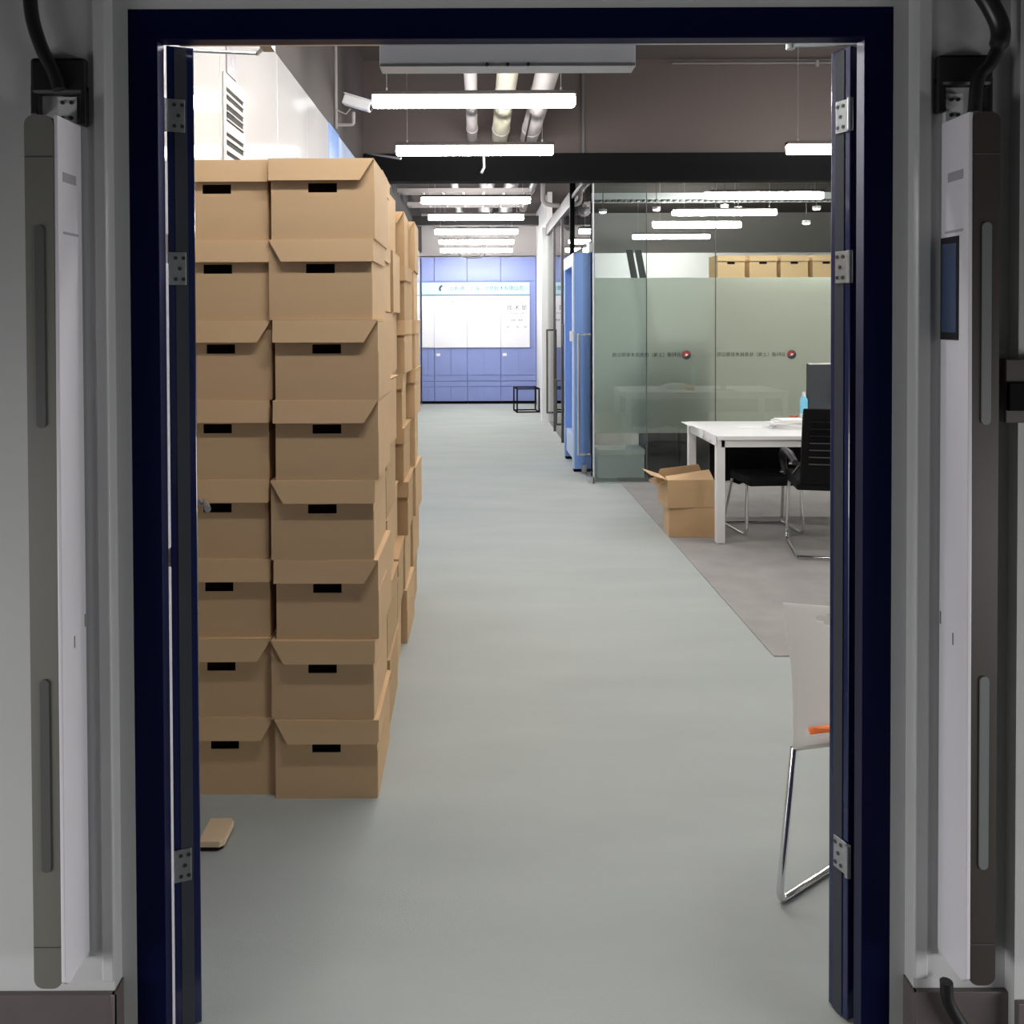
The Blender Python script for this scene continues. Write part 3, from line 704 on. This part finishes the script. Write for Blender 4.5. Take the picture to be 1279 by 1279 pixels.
# blue portal
bp = thing('blue_portal', 'blue box portal frame standing against the corridor glass', 'portal', (.95, 8.8, 0))
MB().box(0, .20, -.45, -.33, .03, 2.16).build('jamb', M['blue'], bp, bevel=.004)
MB().box(-.012, .0, -.45, -.33, .03, 2.16).build('jamb_face', M['pale_blue'], bp, bevel=.002)
MB().box(-.012, .20, .33, .45, .03, 2.16).build('jamb', M['blue'], bp, bevel=.004)
MB().box(-.012, .20, -.33, .33, 2.03, 2.16).build('head', M['blue'], bp, bevel=.004)
MB().box(-.014, -.012, -.449, .449, 2.035, 2.155).build('head_face', M['pale_blue'], bp)
MB().box(.13, .18, -.33, .33, .03, 2.03).build('back_panel', M['blue'], bp)
MB().box(.0, .13, -.33, .33, .10, .34).build('step_box', M['pale_blue'], bp, bevel=.003)
MB().box(-.005, .19, -.44, -.34, 0, .03).build('foot', M['black'], bp); MB().box(-.005, .19, .34, .44, 0, .03).build('foot', M['black'], bp)
cr = thing('card_reader', 'small white square card reader on the near jamb of the blue portal', 'card reader', (.938, 8.38, 1.34))
MB().box(-.03, .0, -.045, .035, -.05, .05).build('case', M['white'], cr, bevel=.004)
MB().box(-.032, -.03, -.03, .02, -.03, .03).build('face', M['grey_box'], cr)
# far glass wall and doors 9.3 - 12.5
fg = thing('glass_partition', 'long clear glass partition between the blue portal and the white wall end', 'glass partition', (XG, 10.9, 0))
for a, b in ((-1.6, -.55), (-.54, .52), (.53, 1.59)):
    MB().box(-.005, .005, a, b, .02, 2.74).build('pane', M['glass'], fg)
MB().box(-.03, .03, -1.62, 1.6, 2.74, 2.90).build('top_trim', M['duct'], fg, bevel=.002)
MB().box(-.03, .03, -1.66, -1.61, 0, 3.42).build('post', M['black'], fg, bevel=.002)
MB().box(-.02, .02, -.56, -.53, 0, 2.74).build('post', M['duct'], fg); MB().box(-.02, .02, .51, .54, 0, 2.74).build('post', M['duct'], fg)
dhandle(fg, -.006, 1.0, .2, 1.36, -1, 'duct'); dhandle(fg, -.006, -.35, .2, .75, -1, 'duct')
kp = tag(MB().box(.93, .965, 9.30, 9.36, 1.22, 1.46).build('keypad', M['blk_plastic'], bevel=.006), 'slim black keypad on the far side of the blue portal', 'keypad')

# ================================================================== FRONT GLASS WALL
YG = 7.76
gw = thing('glass_wall', 'large green-tinted glass wall with a frosted band and mirrored lettering behind the desk', 'glass wall', (0, YG, 0))
def gz(py): return at(800, py, YG).z
def gx(px): return at(px, 430, YG).x
zf1, zf0 = gz(347), gz(541)
segs = [(742, 807, 'glass_green'), (808, 893, 'glass'), (894, 1045, 'glass'), (1046, 1260, 'glass')]
for i, (a, b, mk) in enumerate(segs):
    xa, xb = gx(a), gx(b)
    MB().box(xa, xb, -.006, .0, .015, 2.745).build('pane', M[mk], gw)
    MB().box(xa, xb, .0005, .004, zf0, zf1).build('frosted_film', M['frost'], gw)
for a in (807.5, 893.5, 1045.5): MB().box(gx(a)-.003, gx(a)+.003, -.008, .005, .015, 2.745).build('joint', M['duct'], gw)
MB().box(gx(742)-.012, gx(742), -.01, .01, 0, 2.745).build('edge_post', M['grey_box'], gw)
MB().box(gx(742), gx(1260), -.012, .012, 0, .015).build('floor_channel', M['alu'], gw)
zt = gz(443.5)
for lp, x0 in ((857, 850.5), (988.5, 981)):
    c = gx(lp)
    MB().prism([(c+x, zt+z) for x, z in disc(.041, 24)], -.0095, -.007).build('logo_disc', M['ink_dark'], gw)
    MB().prism([(c+x*.9-.002, zt+z*.9) for x, z in disc(.038, 24) if z > x*.4-.01], -.0105, -.0095).build('logo_red', M['red'], gw)
    MB().prism([(c-.012, zt-.012), (c+.014, zt-.002), (c+.012, zt+.008), (c-.006, zt+.014)], -.0115, -.0105).build('logo_mark', M['white'], gw)
    o = text('云科通（上海）信息技术有限公司', 'lettering', .042, (gx(x0), -.0075, zt), (R(90), 0, R(180)), M['ink_dark'], gw)

# things behind the glass
ob = thing('storage_unit', 'dark office cabinet blurred behind the frosted glass', 'cabinet', (gx(855), 8.0, 0))
MB().box(-.29, .29, 0, .45, .06, 1.28).build('carcass', M['dk_monitor'], ob, bevel=.004)
MB().box(-.285, -.005, -.02, 0, .08, 1.26).build('door', M['blk_plastic'], ob, bevel=.003); MB().box(.005, .285, -.02, 0, .08, 1.26).build('door', M['blk_plastic'], ob, bevel=.003)
MB().box(-.28, .28, .02, .43, 0, .06).build('plinth', M['black'], ob)
MB().box(-.295, .295, -.03, .46, 1.28, 1.30).build('top', M['duct'], ob)
wb = thing('white_carton', 'pale low carton standing behind the bottom of the left glass pane', 'box', (gx(786)-.01, 8.02, 0))
MB().box(-.24, .20, 0, .3, 0, .26).build('body', M['white'], wb, bevel=.004); MB().box(-.245, .205, -.004, .304, .22, .27).build('lid', M['paper'], wb, bevel=.003)
wp = struct(MB().box(1.6, 7.9, 14.4, 14.5, 0, 2.63).build('wall_back', M['white']), 'white partition at the back of the glass room')
# louvred grille strip under the ceiling behind the glass
lg = thing('ceiling_louvre', 'slatted ceiling louvre strip seen through the top of the glass wall', 'louvre', (2.9, 10.9, 3.02))
MB().box(-1.5, 1.7, -.17, -.15, 0, .08).build('side_rail', M['grey_box'], lg); MB().box(-1.5, 1.7, .15, .17, 0, .08).build('side_rail', M['grey_box'], lg)
for k in range(40): 
    if k == 0: sl = MB().box(-1.48, -1.465, -.15, .15, .005, .075).build('slat', M['duct'], lg)
    else:
        c = sl.copy(); C.objects.link(c); c.parent = lg; c.location.x = k*.08
for s in (-1.4, 1.6): MB().tube([(s, 0, .0), (s, 0, .4)], .006, 6).build('hanger', M['duct'], lg)
p = at(786, 312, 9.2); q = at(799, 347, 9.2); k = (q.x-p.x)/(q.z-p.z)
ez = thing('leaning_boards', 'pair of dark boards leaning behind the left glass pane', 'board', (p.x, 9.2, 0))
for o_ in (0, .10):
    MB().prism([(o_-.035, p.z), (o_+.035, p.z), (o_+.035-k*p.z*.5, 0), (o_-.035-k*p.z*.5, 0)], o_*.3, o_*.3+.02).build('board', M['duct'], ez)
# ================================================================== DESK AND THINGS ON IT
dz = .725
pF = at(901, 680, 5.62); Yf = 5.62
dk = thing('office_desk', 'white office desk with square legs in front of the glass wall', 'desk', (0, 0, 0))
xL = at(896, 550, Yf).x
MB().box(xL, xL+1.75, Yf, Yf+.83, dz-.028, dz).build('desktop', M['desk'], dk, bevel=.003)
MB().box(xL+.03, xL+1.72, Yf+.01, Yf+.05, dz-.075, dz-.028).build('front_rail', M['desk'], dk)
MB().box(xL+.01, xL+.05, Yf+.05, Yf+.78, dz-.075, dz-.028).build('side_rail', M['desk'], dk)
MB().box(xL+.03, xL+1.72, Yf+.75, Yf+.79, dz-.075, dz-.028).build('back_rail', M['desk'], dk)
for xx in (xL+.0, xL+1.68):
    for yy in (Yf+.01, Yf+.76): MB().box(xx, xx+.055, yy, yy+.055, .008, dz-.028).build('leg', M['desk'], dk, bevel=.002)
for xx in (xL+.0, xL+1.68):
    for yy in (Yf+.01, Yf+.76): MB().box(xx+.01, xx+.045, yy+.01, yy+.045, .0, .008).build('foot', M['black'], dk)
tape = MB()
lt = thing('desk_papers', 'crumpled white paper strips hanging over the left edge of the desk', 'papers', (xL, Yf, dz))
MB().prism([(.78, .003), (.55, .004), (.55, .001), (.78, .0)], -.055, .03, 'x').build('strip', M['paper'], lt)
MB().prism([(.70, .003), (.30, .003), (.28, -.03), (.31, -.06), (.4, -.02)], -.02, -.016, 'x').build('strip', M['paper'], lt)
MB().prism([(.35, .003), (.02, .003), (.0, -.05), (.06, -.065), (.12, -.04), (.2, -.055)], -.010, -.006, 'x').build('strip', M['paper'], lt)
MB().box(-.03, .05, .40, .62, .0, .004).build('sheet', M['paper'], lt)
for i, (px, py, wx, lb) in enumerate(((932, 533, .16, 'loose white sheet of paper lying near the middle of the desk'), (880, 533, .1, 'small paper slip lying at the left side of the desk'))):
    y = Yf+.45; x = at(px, py, y).x
    o = MB().box(-wx/2, wx/2, -.05, .05, 0, .0015).build('paper_sheet', M['paper']); o.location = (x, y-i*.05, dz+.0003); o.rotation_euler.z = R(12)
    tag(o, lb, 'paper')
t = thing('paper_pile', 'untidy pile of white papers and packets on the desk beside the monitor', 'papers', (at(985, 530, Yf+.4).x, Yf+.42, dz))
for k in range(6):
    w2 = .10+random.uniform(-.02, .03)
    o = MB().box(-w2, w2, -.07, .07, k*.011, k*.011+.010).build('packet', M['paper'], t, bevel=.002); o.rotation_euler.z = R(random.uniform(-14, 14)); o.location.x = random.uniform(-.02, .02)
t = thing('tissue_packet', 'small orange packet on the desk behind the white papers', 'packet', (at(992, 522, Yf+.6).x, Yf+.62, dz), R(20))
MB().box(-.05, .05, -.03, .03, 0, .045).build('wrapper', M['orange'], t, bevel=.006)
MB().prism([(-.03, .045), (.03, .045), (.045, .065), (.0, .058), (-.02, .07)], -.004, .004).build('tissue', M['orange'], t)
t = thing('spray_bottle', 'light blue plastic bottle standing on the desk left of the monitor', 'bottle', (at(1004, 505, Yf+.55).x, Yf+.55, dz))
MB().tube([(0, 0, 0), (0, 0, .02), (0, 0, .10), (0, 0, .19), (0, 0, .215)], [.026, .028, .027, .026, .012], 14).build('bottle_body', M['bottle'], t, smooth=True)
MB().tube([(0, 0, .215), (0, 0, .245)], .012, 10).build('cap', M['white'], t, smooth=True)
MB().tube([(0, 0, .04), (0, 0, .09)], .0285, 14).build('label_band', M['white'], t, smooth=True)
my = Yf+.62; p = at(1010, 455, my)
t = thing('monitor', 'dark grey monitor seen from behind on the white desk', 'monitor', (p.x+.28, my, dz))
mzt = p.z-dz
MB().box(-.28, .28, .0, .03, .10, mzt).build('rear_shell', M['dk_monitor'], t, bevel=.006)
MB().box(-.28, .28, .028, .045, .09, mzt+.004).build('bezel', M['blk_plastic'], t, bevel=.003)
MB().box(-.275, .275, -.002, .03, mzt-.002, mzt+.006).build('top_edge', M['white'], t)
MB().prism([(x-.02, z*1.0+.26) for x, z in disc(.10, 20)], -.03, .0).build('stand_hub', M['blk_plastic'], t)
MB().box(-.05, .01, -.05, -.02, .0, .28).build('stand', M['blk_plastic'], t, bevel=.004); MB().box(-.12, .08, -.12, .06, 0, .012).build('base', M['blk_plastic'], t, bevel=.004)

# ================================================================== CANTILEVER CHAIRS
def cantilever(name, label, loc, rz, grp):
    # faces local +y; back at local -y
    t = thing(name, label, 'chair', loc, rz, grp)
    MB().prism([(-.22, .43), (.20, .42), (.235, .44), (.235, .475), (.19, .50), (-.20, .49), (-.23, .47)], -.235, .235, 'x').build('seat', M['blk_fabric'], t, bevel=.012)
    bk = MB().prism([(-.235, .47), (-.20, .47), (-.235, .62), (-.30, .90), (-.335, .955), (-.350, .955), (-.335, .90), (-.27, .62)], -.215, .215, 'x').build('backrest', M['blk_fabric'], t, bevel=.008)
    for k in range(7):
        z = .60+.045*k; y = -.262-.25*(z-.6)
        MB().box(-.17, .17, y-.012, y+.004, z, z+.006, ).build('slot', M['duct'] if k < 4 else M['blk_plastic'], bk)
    for s in (-1, 1):
        x = s*.245
        MB().tube(arc([(x*.9, -.24, .60), (x*.9, .20, .42), (x*.95, .22, .02), (x*.95, -.24, .015)], .07, 6), .0125, 10).build('frame_tube', M['chrome'], t, smooth=True)
        ap = arc([(x*1.02, -.26, .61), (x*1.08, -.16, .645), (x*1.1, .08, .635), (x*1.08, .19, .57), (x*1.0, .18, .46)], .07, 5)
        MB().tube(ap, [.020+.008*math.sin(math.pi*i/(len(ap)-1)) for i in range(len(ap))], 10).build('armrest', M['blk_plastic'], t, smooth=True)
        for (yy, zz) in ((-.22, .60), (.17, .48)):
            MB().tube([(x*1.06, yy, zz), (x*1.06+s*.022, yy, zz)], .009, 8).build('bolt', M['chrome'], t)
    MB().tube([(-.235, -.24, .015), (.235, -.24, .015)], .0125, 10).build('rear_crossbar', M['chrome'], t, smooth=True)
    return t
ch = cantilever('visitor_chair', 'black office chair with chrome cantilever frame pushed up to the near side of the desk', (at(1055, 680, 5.3).x-.03, 5.46, 0), R(-12), None)
t = thing('low_stool', 'low black seat on a chrome sled frame tucked under the desk', 'stool', (at(938, 640, 6.3).x, 5.93, 0), R(4))
MB().box(-.20, .20, -.16, .2, .36, .42).build('seat', M['blk_fabric'], t, bevel=.015)
for s in (-1, 1):
    MB().tube(arc([(s*.19, -.10, .36), (s*.20, -.12, .02), (s*.22, .28, .014), (s*.19, .18, .36)], .05, 6), .0115, 10).build('frame_tube', M['chrome'], t, smooth=True)
MB().tube([(-.22, .27, .014), (.22, .27, .014)], .0115, 10).build('crossbar', M['chrome'], t, smooth=True)
# a hanging black cloth/bag zone under the desk
bg = thing('modesty_panel', 'black cloth panel hanging under the white desktop', 'panel', (xL, Yf+.55, 0))
n = 24; pts = [(.10+i*(.85/n), .315+.012*math.sin(i*.7)+.008*math.sin(i*1.9)) for i in range(n+1)] + [(.95, dz-.03), (.10, dz-.03)]
MB().prism(pts, 0, .02).build('cloth', M['blk_fabric'], bg); MB().box(.10, .95, -.004, .024, dz-.05, dz-.029).build('rail', M['blk_plastic'], bg)

# ================================================================== OPEN CARTONS BESIDE THE DESK
yb = 5.80; p = at(836, 666, yb); q = at(893, 666, yb); wx = q.x-p.x
t = thing('carton', 'brown carton on the carpet beside the desk, under the opened one', 'cardboard box', (p.x+wx/2, yb, 0.004), R(-4))
hb = at(860, 634, yb).z
MB().box(-wx/2, wx/2, 0, .26, 0, hb-.006).build('body', M['card_b'], t, bevel=.003)
MB().box(-wx/2-.002, wx/2+.002, .125, .135, hb-.0055, hb-.0045).build('lid_seam', M['card_dark'], t)
MB().box(-wx/2+.045, wx/2-.045, .11, .15, hb-.006, hb-.005).build('tape', M['card_edge'], t)
h2 = at(860, 603, yb).z-hb
u = thing('carton', 'opened brown carton with raised flaps on top of the lower carton beside the desk', 'cardboard box', (p.x+wx/2-.01, yb-.005, hb), R(3))
w2 = wx/2+.004
ub = MB(); ub.box(-w2, w2, 0, .004, 0, h2+.02); ub.box(-w2, w2, .25, .254, 0, h2+.02); ub.box(-w2, -w2+.004, .004, .25, 0, h2+.02); ub.box(w2-.004, w2, .004, .25, 0, h2+.02); ub.box(-w2+.004, w2-.004, .004, .25, 0, .004)
ub.build('body', M['card_b'], u)
MB().prism([(-w2, h2+.02), (w2, h2+.02), (w2-.03, h2+.085), (-w2+.015, h2+.055)], .25, .254).build('flap', M['card_b'], u)
MB().quad((-w2, 0, h2+.02), (w2, 0, h2+.02), (w2-.005, .09, h2+.075), (-w2+.01, .10, h2+.03)).quad((-w2, 0, h2+.016), (w2, 0, h2+.016), (w2-.005, .09, h2+.071), (-w2+.01, .10, h2+.026)).build('flap', M['card'], u)
MB().box(-.002, .002, 0, .25, 0, .12, Matrix.Translation((-w2, 0, h2+.02)) @ Matrix.Rotation(R(-72), 4, 'Y')).build('flap', M['card'], u)
MB().box(-.0015, .0015, .03, .24, 0, .08, Matrix.Translation((-w2, 0, h2+.015)) @ Matrix.Rotation(R(-118), 4, 'Y')).build('flap', M['card_b'], u)

# ================================================================== PALE CHAIR AT THE RIGHT
pf = at(973, 1129, 2.15); Yc = 2.15
pf = at(973, 1129, Yc)
wc = thing('plastic_chair', 'pale grey plastic chair with steel legs and orange pad beside the right door leaf', 'chair', (0, 0, 0))
# backrest shell: surface from profile (height) and width direction
def bpnt(u, v):   # u 0..1 across (left to right), v 0..1 from seat to top
    px_l = 990 + (-7*v if v < .5 else -3.5 - 19*(v-.5)) + 2*math.sin(v*3.1)
    py = 937 + (752-937)*v
    y = Yc+.055 + .03*v*v - .05*v + .06*math.sin(math.pi*u)*(1-.4*v) - .05*u
    base = at(px_l, py, Yc+.055 + .03*v*v - .05*v)
    wtop = .40+.04*v
    return Vector((base.x+u*wtop, y, base.z - .055*math.sin(math.pi*min(1, u*1.0))*.35*v))
NU, NV = 40, 36
mb = MB(); mb.smooth = True
def inhole(u, v):
    return ((u-.5)/.30)**2+((v-.9)/.05)**2 < 1 or (.10 < u < .9 and .07 < v < .14)
grid = [[bpnt(i/NU, j/NV) for i in range(NU+1)] for j in range(NV+1)]
mb.v = [tuple(p) for row in grid for p in row]
for j in range(NV):
    for i in range(NU):
        if inhole((i+.5)/NU, (j+.5)/NV): continue
        a = j*(NU+1)+i; mb.f.append((a, a+1, a+NU+2, a+NU+1))
o = mb.build('backrest', M['chair_white'], wc, smooth=True)
md = o.modifiers.new('thick', 'SOLIDIFY'); md.thickness = .007; md.offset = 0
md = o.modifiers.new('sub', 'SUBSURF'); md.levels = 1; md.render_levels = 1
# seat shell, seat pad
sb = bpnt(0, 0); z0 = sb.z; se = bpnt(1, 0)
sm = MB(); NX, NY = 10, 10
for j in range(NY+1):
    for i in range(NX+1):
        u, v = i/NX, j/NY
        x = sb.x+.006 + u*(se.x-sb.x-.006) + .15*v; y = sb.y + .005 + u*(se.y-sb.y) + v*.36 + .05*math.sin(math.pi*u)*(1-v)
        z = z0 + .006 - .014*math.sin(math.pi*u)*math.sin(math.pi*v) - .02*v*v
        sm.v.append((x, y, z))
for j in range(NY):
    for i in range(NX):
        a = j*(NX+1)+i; sm.f.append((a, a+1, a+NX+2, a+NX+1))
so = sm.build('seat', M['chair_white'], wc, smooth=True); md = so.modifiers.new('thick', 'SOLIDIFY'); md.thickness = .012; md.offset = -1
pd = MB(); pd.prism([(.05, .05), (.36, .06), (.38, .30), (.30, .34), (.10, .33), (.045, .28)], 0, .028, 'z')
po = pd.build('seat_pad', M['orange'], wc, bevel=.01); po.location = (sb.x+.01, sb.y+.02, z0+.004); po.rotation_euler.z = R(-12)
# legs: thin steel rod down to the foot then a floor rail
foot = Vector((pf.x, Yc, .009)); top = Vector((sb.x+.006, sb.y+.01, z0+.002))
mid = at(1037, 1090, 2.28); fr = foot + (Vector((mid.x, 2.28, .009))-foot)*2.3
fr.z = .009
MB().tube(arc([top, foot, fr, (fr.x+.02, fr.y+.06, z0-.03)], .028, 6), .0085, 10).build('leg', M['chrome'], wc, smooth=True)
top2 = Vector((se.x-.006, se.y+.01, z0-.004)); foot2 = Vector((se.x+.02, se.y-.01, .009)); fr2 = Vector((se.x+.18, se.y+.30, .009))
MB().tube(arc([top2, foot2, fr2, (fr2.x-.0, fr2.y+.08, z0-.03)], .028, 6), .0085, 10).build('leg', M['chrome'], wc, smooth=True)
